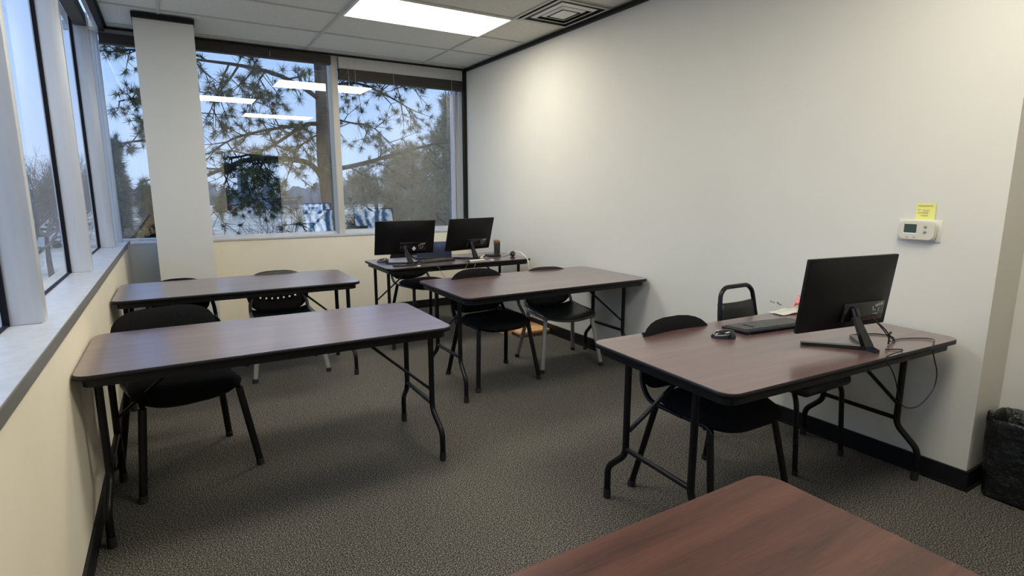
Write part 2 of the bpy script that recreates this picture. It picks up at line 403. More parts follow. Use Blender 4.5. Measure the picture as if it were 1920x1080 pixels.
for i, (y0, y1, lab) in enumerate(((-1.92,-.38,'dark blind pulled up over the far pane of the left windows'), (-3.40,-1.99,'dark blind pulled up over the pane nearer the viewer on the left wall'))):
    b4 = thing('window_blind', lab, 'blind', (-3.49, (y0+y1)/2, 2.60))
    L_ = Matrix.Translation((3.49, -(y0+y1)/2, -2.60))
    loc(slats(MB(), -3.53, -3.45, y0+.01, y1-.01, 2.60, 2.69, 7).build('slat_stack', M['blind_dark'], b4))

# ------------------------------------------------------------------ ceiling fixtures
def ceiling_light(x0, y0, label):
    t = thing('ceiling_light', label, 'ceiling light', (x0+.61, y0+.305, H-.004), 0, 'recessed fluorescent ceiling panels')
    f = MB().box(-.605,.605,-.300,-.283,-.004,.012).box(-.605,.605,.283,.300,-.004,.012).box(-.605,-.588,-.283,.283,-.004,.012).box(.588,.605,-.283,.283,-.004,.012)
    f.build('frame', M['white'], t)
    MB().box(-.588,.588,-.283,.283,.0,.010).build('diffuser', M['diffuser'], t)
ceiling_light(-1.745, -1.92, 'bright recessed ceiling panel light beside the air vent')
ceiling_light(-2.965, -3.76, 'ceiling panel light out of frame above the left tables, mirrored in the window')
ceiling_light(-1.745, -5.59, 'ceiling panel light out of frame above the nearest tables, mirrored in the window')
v = thing('air_vent', 'square metal air diffuser in the ceiling beside the black wall trim', 'vent', (-.27, -2.235, H-.003))
rings = [(.245,.295,0,-.004),(.185,.225,.0,.02),(.12,.155,.0,.02)]
MB().box(-.235,.232,-.285,.285,.006,.009).build('backing', M['black_trim'], v)
fr = MB()
for sx in (.238,): pass
def ring(mb, a, b, z0, z1, ax=.78):
    for (x0,y0,x1,y1) in ((-a,-a,a,-a),(a,-a,a,a),(a,a,-a,a),(-a,a,-a,-a)):
        k = b/a
        mb.add([(x0*ax,y0,z0),(x1*ax,y1,z0),(x1*ax*k,y1*k,z1),(x0*ax*k,y0*k,z1)], [(0,1,2,3)])
ring(fr, .295, .262, -.003, -.003); fr.build('frame', M['grid'], v)
for a, b in ((.215,.185),(.145,.120)):
    q = MB(); ring(q, a, b, .003, -.006); ring(q, b, b-.006, -.006, -.006); q.build('louver_ring', M['white'], v)
MB().box(-.068,.068,-.090,.090,-.006,-.001).build('centre_plate', M['white'], v)

# ------------------------------------------------------------------ folding tables
def make_table(L, D, label, x, y, a, lam='laminate'):
    t = thing('folding_table', label, 'table', (x, y, 0), a, 'mahogany laminate folding tables')
    top = MB(); P = rrect(L-.006, D-.006, .055, 6)
    top.prism(P, TH-.016, TH, smooth=True).build('tabletop', M[lam], t)
    e = MB(); n = len(P); Q = rrect(L, D, .058, 6); R_ = rrect(L-.008, D-.008, .054, 6)
    vs = [Vector((px, py, TH-.0005)) for px, py in R_]+[Vector((px, py, TH-.003)) for px, py in Q]+[Vector((px, py, TH-.019)) for px, py in Q]+[Vector((px, py, TH-.019)) for px, py in R_]
    fs = [(k*n+i, k*n+(i+1) % n, (k+1)*n+(i+1) % n, (k+1)*n+i) for k in range(3) for i in range(n)]
    e.add(vs, fs, True).build('edge_band', M['apron'], t)
    ap = MB(); Q = rrect(L-.05, D-.05, .045, 5); R_ = rrect(L-.09, D-.09, .03, 5); n = len(Q)
    z0, z1 = TH-.052, TH-.0165
    vs = [Vector((px, py, z)) for S_, z in ((Q,z1),(Q,z0),(R_,z0),(R_,z1)) for px, py in S_]
    fs = [(k*n+i, k*n+(i+1) % n, ((k+1) % 4)*n+(i+1) % n, ((k+1) % 4)*n+i) for k in range(4) for i in range(n)]
    ap.add(vs, fs).build('apron', M['apron'], t)
    for sx in (1, -1):
        xl = sx*(L/2-.058)
        for sy in (1, -1):
            P = bent([(xl, sy*.185, TH-.03), (xl, sy*.185, .245), (xl+sx*.010, sy*.2875, .150), (xl+sx*.010, sy*.2875, .0)], .035)
            lg = MB().tube(P, .0145, 10).build('leg', M['black_metal'], t)
            MB().tube([(xl+sx*.010, sy*.2875, .045), (xl+sx*.010, sy*.2875, .0)], .0165, 10).build('foot_cap', M['foot'], lg)
        MB().tube([(xl, -.185, .275), (xl, .185, .275)], .0115, 8).build('crossbar', M['black_metal'], t)
        MB().tube([(xl, -.20, TH-.035), (xl, .20, TH-.035)], .010, 8).build('hinge_bar', M['black_metal'], t)
        br = MB().tube([(sx*(L/2-.44), -sx*.10, TH-.03), (sx*(L/2-.40), -sx*.11, TH-.055), (xl-sx*.01, -sx*.18, .355)], .0105, 8, sq=(1.3,.7))
        br.build('brace', M['black_metal'], t)
    return t
make_table(1.486, .701, 'folding table in front by the left window wall, one padded chair tucked behind it', -2.634, -3.255, -.0095)
make_table(1.484, .7185, 'folding table in the back left corner in front of the white pillar', -2.630, -1.683, -.0127)
make_table(1.5215, .8, 'folding table against the white wall with two chairs tucked behind, middle row', -.7754, -2.6245, -.0035)
make_table(1.43, .70, 'folding table farthest back under the window carrying two monitors', -.812, -1.205, -.002)
make_table(1.4835, .7568, 'folding table on the right carrying one monitor, keyboard and mouse', -.7727, -4.57, -.0468)
make_table(1.48, .74, 'nearest folding table at the bottom edge with bare reddish wood grain top', -2.611, -5.637, 0, 'laminate_near')

# ------------------------------------------------------------------ chairs (face -y, origin on the floor at centre)
def leg_set(t, fw, rw, yf, yr, m, tw=.205, zt=.405, r=.0140, seaty=(-.16,.14)):
    for sx in (1, -1):
        P = bent([(sx*fw, yf, 0), (sx*tw, seaty[0], zt)], .02)
        lg = MB().tube([(sx*fw, yf, .0), (sx*(fw*.5+tw*.5), (yf+seaty[0])/2, zt/2), (sx*tw, seaty[0], zt)], r, 10, sq=(1.25,.8)).build('leg', m, t)
        MB().tube([(sx*fw, yf, .0), (sx*(fw-.003), yf+.005, .028)], r*1.35, 10).build('foot_cap', M['foot'], lg)
        lg = MB().tube([(sx*rw, yr, .0), (sx*(rw*.5+tw*.5), (yr+seaty[1])/2, zt/2), (sx*tw, seaty[1], zt)], r, 10, sq=(1.25,.8)).build('leg', m, t)
        MB().tube([(sx*rw, yr, .0), (sx*(rw-.003), yr-.005, .028)], r*1.35, 10).build('foot_cap', M['foot'], lg)
def side_frames(t, m, topz=.72, by=.235, r=.0115, tw=.205, zt=.408):
    for sx in (1, -1):
        MB().tube(bent([(sx*tw, -.17, zt-.01), (sx*tw, -.15, zt+.012), (sx*tw, .13, zt+.012), (sx*tw, .15, zt-.01)], .02), r, 8).build('seat_rail', m, t)
        MB().tube(bent([(sx*(tw+.004), -.02, zt+.012), (sx*(tw+.012), .17, zt+.02), (sx*(tw+.008), by-.01, .50), (sx*(tw-.03), by+.022, topz)], .07, 6), r, 8, sq=(1.2,.85)).build('back_upright', m, t)
    MB().tube([(-tw, -.13, zt), (tw, -.13, zt)], .009, 8).build('crossbar', m, t)
def padded_back(w, z0, z1, y0, lean=.10, wrap=.045, th=.022, pw=2.6):
    """curved cushion: superellipse outline, wraps round the sitter"""
    mb = MB(); nu, nv = 22, 14; cz, hz = (z0+z1)/2, (z1-z0)/2
    for side in (-1, 1):
        def fn(u, v):
            a = 2*PI*u; r = v
            c, s = math.cos(a), math.sin(a)
            ex = abs(c)**(2/pw)*(1 if c >= 0 else -1); ez = abs(s)**(2/pw)*(1 if s >= 0 else -1)
            x = ex*w/2*r; z = cz+ez*hz*r
            y = y0+(z-z0)*lean-wrap*(x/(w/2))**2
            y += side*th*math.sqrt(max(0, 1-r**4))
            return (x, y, z)
        mb.grid(fn, 30, 8)
    return mb
def padded_seat(w, d, z, th=.032, droop=.02, yc=0):
    mb = MB()
    for side in (-1, 1):
        def fn(u, v):
            a = 2*PI*u; c, s = math.cos(a), math.sin(a); pw = 3.2
            ex = abs(c)**(2/pw)*(1 if c >= 0 else -1); ey = abs(s)**(2/pw)*(1 if s >= 0 else -1)
            x = ex*w/2*v*(1-.04*ey*v); yy = ey*d/2*v
            zz = z-droop*max(0, -yy/(d/2))**2.5-.008*(1-(x/(w/2))**2)
            zz += side*th*math.sqrt(max(0, 1-v**6))
            return (x, yy+yc, zz)
        mb.grid(fn, 30, 8)
    return mb
def padded_chair(label, x, y, rz, fw=.255, yf=-.235, yr=.225, w=.475, top=.775, pw=2.9, topz=.72, group='black padded stacking chairs'):
    t = thing('stacking_chair', label, 'chair', (x, y, 0), rz, group)
    padded_seat(.46, .44, .442, .034, .02, -.03).build('seat', M['fabric'], t)
    padded_back(w, .445, top, .235, .10, pw=pw).build('backrest', M['fabric'], t)
    leg_set(t, fw, fw, yf, yr, M['black_metal'])
    side_frames(t, M['black_metal'], topz)
    return t
chair1 = padded_chair('black padded chair tucked behind the front left table, close to the window wall', -3.047, -2.94, .235, pw=3.6)
chair4 = padded_chair('black padded chair at the left half of the middle right table', -1.09, -2.545, .03)
chair6 = padded_chair('black padded chair behind the table with two monitors, turned slightly', -.915, -.77, .22)
chair7 = padded_chair('black padded chair behind the left end of the front right table', -1.035, -4.455, 0)
chair2 = padded_chair('black chair mostly hidden between the pillar and the back left table', -3.02, -1.54, 0, top=.722, w=.38, topz=.66)

# perforated shell chairs
def perforated_back(w, z0, z1, y0):
    cx = []; N = 40
    # outline: flat-ish rounded top, deep smile at the bottom
    out = []
    for k in range(N):
        a = 2*PI*k/N; c, s = math.cos(a), math.sin(a)
        ex = abs(c)**(2/3.2)*(1 if c >= 0 else -1)
        if s >= 0: z = .56+(z1-.56)*abs(s)**(2/3.0)
        else: z = .56-(.56-z0)*abs(s)**(2/1.9)
        out.append((ex*w/2, z))
    holes = []
    for row, zz in enumerate((.515, .548, .581, .614)):
        n = 7 if row % 2 == 0 else 8
        for k in range(n):
            xx = (k-(n-1)/2)*.043
            holes.append((xx, zz+.10*(xx/.2)**2*.35, .0085))
    vs = [Vector((a, b)) for a, b in out]; ed = [(i, (i+1) % N) for i in range(N)]
    for hx, hz, r in holes:
        o = len(vs)
        for k in range(8): vs.append(Vector((hx+r*1.2*math.cos(PI*k/4), hz+r*math.sin(PI*k/4))))
        ed += [(o+k, o+(k+1) % 8) for k in range(8)]
    def inside(p):
        c = False
        for i in range(N):
            a, b = out[i], out[(i+1) % N]
            if (a[1] > p[1]) != (b[1] > p[1]) and p[0] < (b[0]-a[0])*(p[1]-a[1])/(b[1]-a[1])+a[0]: c = not c
        return c
    for i in range(-9, 10):
        for j in range(14):
            p = (i*.024, z0+.012+j*.024)
            if inside(p) and all((p[0]-h[0])**2+(p[1]-h[1])**2 > .015**2 for h in holes) and inside((p[0]*1.06, p[1]+.01)) and inside((p[0]*1.06, p[1]-.012)): vs.append(Vector(p))
    rv, re, rf, *_ = geometry.delaunay_2d_cdt(vs, ed, [], 0, 1e-5)
    fs = []
    for f in rf:
        c = sum((rv[i] for i in f), Vector((0,0)))/len(f)
        if inside(c) and all((c.x-h[0])**2+(c.y-h[1])**2 > (h[2]*.9)**2 for h in holes): fs.append(tuple(f))
    V3 = [(p.x, y0+(p.y-z0)*.16-.035*(p.x/(w/2))**2+.012*math.cos((p.y-z0)*9), p.y) for p in rv]
    return MB().add(V3, fs, True)
def shell_chair(label, x, y, rz, rear_dark=False):
    t = thing('shell_chair', label, 'chair', (x, y, 0), rz, 'black plastic chairs with grey metal legs')
    o = perforated_back(.455, .405, .735, .215).build('backrest', M['plastic'], t); mod(o, 'SOLIDIFY', thickness=.009, offset=0)
    def sf(u, v):
        a = (u-.5)*2; b = (v-.5)*2
        x_ = a*.225*(1-.05*b*b); y_ = -.03+b*.205
        zz = .425-.022*(1-a*a)+.02*max(0, b)**2-.035*max(0, -b-.55)**1.3*1.5+.012*a*a
        rr = max(0, abs(a)**5+abs(b)**5-.9)
        return (x_*(1-rr*.06), y_*(1-rr*.06), zz)
    o = MB().grid(sf, 16, 16).build('seat', M['shellgrey'], t); mod(o, 'SOLIDIFY', thickness=.012, offset=-1)
    leg_set(t, .258, .262, -.235, .235, M['silver_leg'], tw=.20, zt=.395)
    side_frames(t, M['silver_leg'], .56, .215, tw=.20, zt=.385)
    return t
chair3 = shell_chair('black plastic chair with perforated back and grey legs at the back left table', -2.357, -1.565, 0)
chair5 = shell_chair('black plastic chair with grey legs at the wall end of the middle right table', -.455, -2.49, -.14)

# banquet chair with a hand-hold in the back
t = thing('banquet_chair', 'black vinyl chair with an open handhold at the wall end of the front right table', 'chair', (-.345, -4.30, 0), 0)
MB().bbox(-.195,.195,-.295,.16,.392,.450,.026, seg=4).build('seat', M['vinyl'], t)
zl = [(-.165,.20,.43),(-.160,.245,.60),(-.150,.262,.70),(-.135,.275,.80),(-.095,.280,.832),(.095,.280,.832),(.135,.275,.80),(.150,.262,.70),(.160,.245,.60),(.165,.20,.43)]
MB().tube(bent(zl, .03), .0125, 10).build('back_frame', M['black_metal'], t)
MB().grid(lambda u,v: ((u-.5)*.285*(1.04-.06*v), .232+.045*v-.015*math.cos((u-.5)*PI)+0, .50+.245*v), 10, 6).build('backrest', M['vinyl'], t)
mod(bpy.data.objects[bpy.context.scene.collection.objects[-1].name], 'SOLIDIFY', thickness=.028, offset=0)
for sx in (1, -1):
    for yf, ys in ((-.27,-.235),(.235,.165)):
        lg = MB().tube(bent([(sx*.198, yf, 0),(sx*.195, ys-.01*(1 if yf<0 else -1), .36),(sx*.17, ys+.03*(1 if yf<0 else -1), .415)], .03), .0125, 10).build('leg', M['black_metal'], t)
        MB().tube([(sx*.198, yf, 0),(sx*.198, yf, .03)], .0145, 10).build('foot_cap', M['foot'], lg)
    MB().tube([(sx*.18,-.20,.408),(sx*.18,.20,.42)], .010, 8).build('seat_rail', M['black_metal'], t)

# ------------------------------------------------------------------ monitors
def monitor(label, cx, cy, cz, yaw, tilt, foot, base, sticker=False, w=.53, h=.31):
    t = thing('computer_monitor', label, 'monitor', base, 0, 'black flat monitors on the tables')
    T0 = Matrix.Translation(-Vector(base))
    Rm = Matrix.Rotation(yaw, 4, 'Z') @ Matrix.Rotation(tilt, 4, 'X')
    X = T0 @ Matrix.Translation((cx, cy, cz)) @ Rm
    def put(mb, name, m, par=t):
        o = mb.build(name, m, par); o.data.transform(X); return o
    bez = MB().bbox(-w/2, w/2, .004, .020, -h/2, h/2, .003)
    put(bez, 'bezel', M['mon'])
    # slightly bulged rear shell
    put(MB().grid(lambda u,v: ((u-.5)*w*.992, .004-.028*(1-abs(2*u-1)**3)*(1-abs(2*v-1)**3), (v-.5)*h*.985), 14, 10), 'rear_shell', M['mon'])
    put(MB().grid(lambda u,v: ((u-.5)*(w-.016), .0204, -.002+(v-.5)*(h-.020)), 1, 1, False), 'screen', M['screen'])
    put(MB().bbox(-.055,.185,-.032,-.01,-.115,-.035,.004), 'port_bay', M['glossblack'])
    lb = MB()
    for k, (a, b) in enumerate(((.128,.142),(.144,.158),(.160,.172))): lb.box(a, b, -.0332, -.0318, -.058+.003*k, -.047+.003*k)
    lb.box(.118,.134,-.0332,-.0318,-.074,-.070).box(.148,.154,-.0332,-.0318,-.080,-.064).box(.112,.117,-.0332,-.0318,-.070,-.056).box(.120,.150,-.0332,-.0318,-.090,-.087)
    put(lb, 'rear_print', M['label'])
    if sticker:
        put(MB().add([(.053,-.0332,-.090),(.072,-.0332,-.068),(.091,-.0332,-.090),(.072,-.0332,-.113)], [(0,1,2,3)]), 'diamond_sticker', M['white'])
    # neck from the rear shell down to the foot
    a = X @ Vector((-.01, -.035, -.055)); a2 = X @ Vector((-.01, -.052, -.085))
    b = Vector(foot[0])-Vector(base)
    nk = MB(); ax = (b-a2).normalized(); sd = ax.cross(Vector((0,1,0))).normalized()
    for (p, q, r0, r1) in ((a2, b, .015, .026),):
        sdv = Vector((math.cos(yaw), math.sin(yaw), 0)); nv = ax.cross(sdv).normalized()
        vs = [p+sdv*r0+nv*.006, p-sdv*r0+nv*.006, p-sdv*r0-nv*.006, p+sdv*r0-nv*.006, q+sdv*r1+nv*.010, q-sdv*r1+nv*.010, q-sdv*r1-nv*.010, q+sdv*r1-nv*.010]
        nk.add(vs, [(0,1,2,3),(4,7,6,5),(0,4,5,1),(1,5,6,2),(2,6,7,3),(3,7,4,0)])
    nk.tube([a, a2], .017, 10); nk.build('neck', M['glossblack'], t)
    ft = MB(); zt = .0
    for q in foot[1:]:
        q = Vector(q)-Vector(base); d = (q-b); d.z = 0; s_ = Vector((-d.y, d.x, 0)).normalized()
        b0 = Vector((b.x, b.y, 0)); q0 = Vector((q.x, q.y, 0))
        vs = [b0+s_*.016, b0-s_*.016, q0-s_*.012, q0+s_*.012]
        top = [v+Vector((0,0,.018 if i < 2 else .013)) for i, v in enumerate(vs)]
        ft.add(vs+top, [(0,1,2,3),(4,5,6,7),(0,1,5,4),(1,2,6,5),(2,3,7,6),(3,0,4,7)])
    ft.build('stand_foot', M['glossblack'], t)
    return t
Z = TH
monitor('black monitor on the front right table, back turned to the viewer', -.622, -4.779, .939, -.146, .108, [(-.60,-4.86,Z+.012),(-.755,-4.665,Z),(-.615,-4.905,Z),(-.45,-4.72,Z)], (-.60,-4.84,Z))
monitor('left monitor on the far table, with a white diamond sticker on its back', -1.279, -1.32, .942, -.098, .30, [(-1.25,-1.36,Z+.012),(-1.43,-1.22,Z),(-1.09,-1.25,Z),(-1.25,-1.40,Z)], (-1.25,-1.33,Z), True)
monitor('right monitor on the far table, tilted back beside the dark cup', -.621, -1.286, .943, .212, .269, [(-.59,-1.33,Z+.012),(-.76,-1.17,Z),(-.44,-1.20,Z),(-.585,-1.37,Z)], (-.59,-1.30,Z))

# ------------------------------------------------------------------ keyboard and mice
def keyboard(label, x, y, rz, L=.42, D=.15, m='kbd'):
    t = thing('keyboard', label, 'keyboard', (x, y, Z), rz)
    mx = Matrix.Rotation(.07, 4, 'X')
    MB().bbox(-L/2, L/2, -D/2, D/2, .004, .018, .004, mx).build('body', M[m], t)
    k = MB()
    for r in range(6):
        nk = 19
        for c in range(nk):
            if r in (2,3,4) and c in (15,): continue
            if r == 0 and 4 <= c <= 8: continue
            x0 = -L/2+.008+c*(L-.016)/nk; y0 = -D/2+.010+r*(D-.02)/6
            k.bbox(x0+.001, x0+(L-.016)/nk-.0015, y0+.001, y0+(D-.02)/6-.0015, .017, .0225, .0012, mx, 1)
        if r == 0: k.bbox(-L/2+.008+4*(L-.016)/nk+.001, -L/2+.008+9*(L-.016)/nk-.001, -D/2+.011, -D/2+.010+(D-.02)/6-.001, .017, .0225, .0012, mx, 1)
    k.build('keys', M['key'], t)
    MB().box(-L/2+.02,-L/2+.035,D/2-.03,D/2-.01,0,.012).box(L/2-.035,L/2-.02,D/2-.03,D/2-.01,0,.012).build('riser', M[m], t)
    return t
keyboard('black keyboard on the front right table beside the monitor', -.612, -4.405, PI-.13, .42, .155)
def mouse(label, x, y, rz):
    t = thing('computer_mouse', label, 'mouse', (x, y, Z), rz)
    def fn(u, v):
        a = 2*PI*u; r = math.sin(v*PI/2); xx = .030*math.cos(a)*r*(1-.12*math.sin(a)*r); yy = .054*math.sin(a)*r
        return (xx, yy, .002+.034*math.sqrt(max(0, 1-r**2.6))*(1-.35*(yy/.054)))
    MB().grid(fn, 20, 10).build('shell', M['mouse'], t)
    MB().tube([(0,.018,.031),(0,.034,.027)], .0035, 8).build('scroll_wheel', M['button'], t)
    MB().tube([(-.024,-.02,.020),(-.028,.01,.016),(-.022,.04,.012)], .0022, 6).build('side_strip', M['label'], t)
    return t
mouse('black mouse on the front right table, left of the keyboard', -.945, -4.42, .8)
mouse('small black mouse at the left end of the far table', -1.42, -1.10, 1.2)

# ------------------------------------------------------------------ laptop on the far table
t = thing('laptop', 'dark laptop standing open between the two far monitors', 'laptop', (-.905, -1.00, Z), -.12)
MB().bbox(-.17,.17,-.115,.115,.0,.018,.004).build('base', M['plastic'], t)
hx = Matrix.Translation((0,-.02,.02)) @ Matrix.Rotation(-.30, 4, 'X')
M['laptop_lid'] = mat('blue_grey_lid', (.045,.055,.085), .35, .2)
MB().bbox(-.17,.17,-.110,-.102,-.005,.175,.003, Matrix.Rotation(0.10, 4, 'X')).build('lid', M['laptop_lid'], t)
MB().bbox(-.14,.14,-.07,.04,.018,.0205,.001).build('keys', M['key'], t)
keyboard('slim black keyboard lying in front of the laptop on the far table', -.98, -1.30, .10, .34, .10)
# black flat dock under the left monitor
t = thing('notebook_dock', 'flat black case lying under the left far monitor', 'case', (-1.33, -1.42, Z), -.05)
MB().bbox(-.10,.10,-.03,.03,0,.012,.004).build('body', M['plastic'], t)
MB().bbox(-.085,.03,-.022,.022,.012,.0135,.0005).build('cover', M['glossblack'], t)

# white hub, cup, webcam, adapters
t = thing('usb_hub', 'white flat plug strip lying under the right far monitor', 'hub', (-.655, -1.475, Z), .12)
MB().bbox(-.085,.085,-.012,.012,0,.016,.004).build('body', M['white'], t)
MB().box(-.098,-.084,-.009,.009,.003,.013).build('plug', M['plastic'], t)
t = thing('power_adapter', 'cream plug adapter hanging under the right far monitor', 'adapter', (-.575, -1.43, Z), .3)
MB().bbox(-.014,.014,-.012,.012,0.0,.034,.004, Matrix.Rotation(-.35,4,'Y')).build('body', M['cream_plastic'], t)
MB().tube([(.0,0,.03),(.018,.0,.045),(.03,.0,.04)], .004, 6).build('plug_lead', M['cream_plastic'], t)
t = thing('drinking_cup', 'dark tall cup with a brown top at the wall end of the far table', 'cup', (-.205, -1.055, Z))
MB().lathe([(0,.0),(.026,.0),(.031,.004),(.034,.11),(.034,.112),(.030,.112),(.028,.10),(0,.10)], 24).build('body', M['shellgrey'], t)
MB().lathe([(.0345,.116),(.0355,.119),(.035,.138),(.030,.143),(0,.144)], 24).build('lid', M['orange'], t)
MB().bbox(.012,.034,-.034,-.02,.122,.150,.003).build('tea_tag', M['cream_plastic'], t)
t = thing('webcam', 'round black webcam at the right end of the far table', 'webcam', (-.245, -1.43, Z))
MB().lathe([(0,0),(.024,0),(.026,.006),(.012,.012),(.010,.018)], 18).build('base', M['plastic'], t)
MB().lathe([(0,-.022),(.012,-.02),(.024,-.012),(.028,0),(.024,.012),(.012,.02),(0,.022)], 18, (0,0,.040), Matrix.Rotation(PI/2,4,'X')).build('body', M['plastic'], t)
MB().lathe([(0,.0235),(.010,.0235),(.012,.021)], 14, (0,0,.040), Matrix.Rotation(PI/2,4,'X')).build('lens', M['cable_grey'], t)
tag(MB().bbox(-.39,-.27,-1.25,-1.13,Z,Z+.016,.004).build('wallet', M['plastic']), 'flat black case lying beside the dark cup on the far table', 'case')
tag(MB().bbox(-.512,-.497,-1.51,-1.46,Z,Z+.008,.002).build('usb_stick', M['white']), 'small white stick lying at the front edge of the far table', 'usb stick')
tag(MB().bbox(-1.262,-1.236,-1.548,-1.53,Z,Z+.010,.003).build('cable_plug', M['white']), 'tiny white plug at the front edge below the left far monitor', 'plug')

# cables
def cable(name, pts, r, m, label):
    o = MB().tube(smooth_path(pts, 3), r, 6).build(name, M[m]); return tag(o, label, 'cable')
e5 = -4.57-.378
YC = -4.985
cable('power_cable', [(-.53,-4.80,.86),(-.47,-4.83,.80),(-.43,-4.86,Z+.03),(-.42,-4.86,Z+.006),(-.33,-4.84,Z+.004),(-.24,-4.87,Z+.004),(-.17,-4.93,Z+.005),at(1748,652,YC)+Vector((0,0,.012)),at(1751,672,YC),at(1758,697,YC),at(1753,725,YC),at(1740,745,YC),at(1722,763,YC),at(1700,766,YC),at(1688,757,YC),at(1683,735,YC),at(1679,708,YC),at(1665,680,YC),at(1657,668,YC),(-.46,-4.95,Z+.005),(-.54,-4.90,Z+.004)], .0026, 'cable', 'black cable looping down in front of the right leg of the front right table')
cable('video_cable', [(-.55,-4.80,.87),(-.49,-4.82,.82),(-.44,-4.84,.78),(-.40,-4.85,Z+.03),(-.38,-4.86,Z+.006),(-.33,-4.84,Z+.004),(-.28,-4.80,Z+.004),(-.30,-4.74,Z+.004),(-.42,-4.70,Z+.004)], .003, 'cable', 'black cable leaving the back of the front right monitor')
tag(MB().tube([(-.435,-4.862,Z+.002),(-.435,-4.862,Z+.05)], .0035, 6).tube([(-.445,-4.862,Z+.045),(-.425,-4.862,Z+.052)], .005, 6).build('cable_tie', M['cable']), 'small black tie gathering the cables behind the front right monitor', 'cable tie')
cable('white_cable', [(-.225,-1.40,Z+.05),(-.205,-1.44,Z+.065),(-.18,-1.50,Z+.05),(-.165,-1.56,Z+.008),(-.16,-1.585,Z-.03),(-.155,-1.59,.60),(-.14,-1.60,.45),(-.13,-1.59,.30),(-.15,-1.55,.10),(-.18,-1.50,.01)], .005, 'cable_white', 'white cable hanging from the wall end of the far table')
cable('webcam_cable', [(-.24,-1.405,Z+.03),(-.30,-1.37,Z+.012),(-.36,-1.34,Z+.004),(-.45,-1.36,Z+.004),(-.55,-1.42,Z+.006)], .0025, 'cable', 'thin black cable running left from the webcam')
cable('hanging_cable', [(-.66,-1.42,Z+.004),(-.70,-1.53,Z+.005),(-.72,-1.57,Z-.02),(-.78,-1.58,.62),(-.85,-1.58,.55),(-.90,-1.57,.45),(-.93,-1.56,.30),(-.94,-1.50,.10),(-.95,-1.45,.01)], .0022, 'cable_grey', 'thin dark cable hanging from the middle of the far table')
cable('looped_cable', [(-1.20,-1.45,Z+.004),(-1.10,-1.52,Z+.005),(-1.08,-1.575,Z-.01),(-1.03,-1.58,.60),(-.98,-1.58,.56),(-.90,-1.58,.60),(-.84,-1.58,.66),(-.80,-1.573,Z-.01),(-.78,-1.53,Z+.005)], .0018, 'cable_grey', 'thin cable drooping in a loop under the front edge of the far table')
def squig(c, n, r):
    P = []
    for k in range(n):
        a = k*1.9; P.append((c[0]+.03*math.cos(a)*(1+.3*math.sin(k)), c[1]+.03*math.sin(a), Z+.006+.014*abs(math.sin(k*1.3))))
    return P
cable('cable_tangle', squig((-.585,-1.44), 14, .03), .003, 'cable', 'tangle of black cable at the foot of the right far monitor')
cable('cable_tangle', squig((-1.19,-1.42), 12, .03), .003, 'cable', 'tangle of black cable at the foot of the left far monitor')

# plastic sleeve with pink paper on the right table
t = thing('plastic_sleeve', 'crumpled clear sleeve with pink paper behind the front right keyboard', 'sleeve', (-.17, -4.262, Z), -.06)
def cr_(w, d, h, seed):
    q = random.Random(seed); N = 7
    hs = [[q.random()*h*(.3+.7*i/N) for j in range(N+1)] for i in range(N+1)]
    return MB().grid(lambda u,v: ((u-.5)*w, (v-.5)*d, .003+hs[int(u*N+.5)][int(v*N+.5)]), N, N)
o = cr_(.30, .09, .020, 3).build('sleeve', M['clearplastic'], t)
o = cr_(.085, .06, .095, 5).build('pink_slip', M['pink'], t); o.data.transform(Matrix.Translation((.085,.012,.014)))
# scribble on the wall
sc = MB()
for k, (y0, z0, l) in enumerate(((-4.006,.706,.010),(-4.024,.703,.008),(-4.048,.706,.009),(-4.056,.700,.008),(-4.068,.697,.009))):
    sc.tube([(-.0015,y0,z0),(-.0015,y0-.005,z0+.005),(-.0015,y0-.004,z0-.004),(-.0015,y0-l,z0+.002)], .0012, 5)
tag(sc.build('wall_scuff', M['mark']), 'row of small dark scuff marks low on the white wall', 'scuff marks')

# ------------------------------------------------------------------ thermostat and note on the right wall (faces -x)
t = thing('thermostat', 'cream wall thermostat with a grey screen on the white wall', 'thermostat', (0, -4.740, 1.175))
MB().bbox(-.006, 0, -.092, .088, -.050, .052, .003).build('wall_plate', M['white_wall'], t)
def body(u, v): pass
P = [(-y_, z_) for y_, z_ in rrect(.158, .090, .028, 6)]
mx = Matrix(((0,0,-1,0),(1,0,0,0),(0,1,0,0),(0,0,0,1)))
MB().prism(P, .005, .024, mx, True).prism([(a*.94,b*.90) for a,b in P], .024, .030, mx, True).build('housing', M['cream_plastic'], t)
MB().box(-.0315,-.029,-.012+.012,.052,-.010,.030).build('screen', M['lcd'], t)
MB().box(-.0312,-.029,-.006,.058,-.018,-.011).build('screen_sill', M['white'], t)
for zz in (.020, -.004):
    MB().lathe([(0,.004),(.006,.004),(.0075,0)], 12, (-.029,-.036,zz), Matrix.Rotation(-PI/2,4,'Y')).build('button', M['button'], t)
for yy in (.036, .006): MB().box(-.0315,-.029,yy-.005,yy+.005,-.034,-.029).build('slider', M['button'], t)
t = thing('sticky_note', 'yellow sticky note with faint handwriting above the thermostat', 'note', (-.003, -4.758, 1.262))
MB().grid(lambda u,v: (-.004*(v-.5)**2*2, (u-.5)*.080, (v-.5)*.080), 4, 4).build('paper', M['note'], t)
wr = MB()
for z0, y0, y1 in ((.029,.033,-.030),(.010,.033,.020),(.008,.012,-.018),(-.003,.033,-.012),(-.016,.018,-.012)):
    P = []; k = 0; yy = y0
    while yy > y1: P.append((-.0028, yy, z0+.0028*math.sin(k*2.3)+.001*math.cos(k*5))); yy -= .0028; k += 1
    wr.tube(P, .0007, 4)
wr.build('handwriting', M['ink'], t)

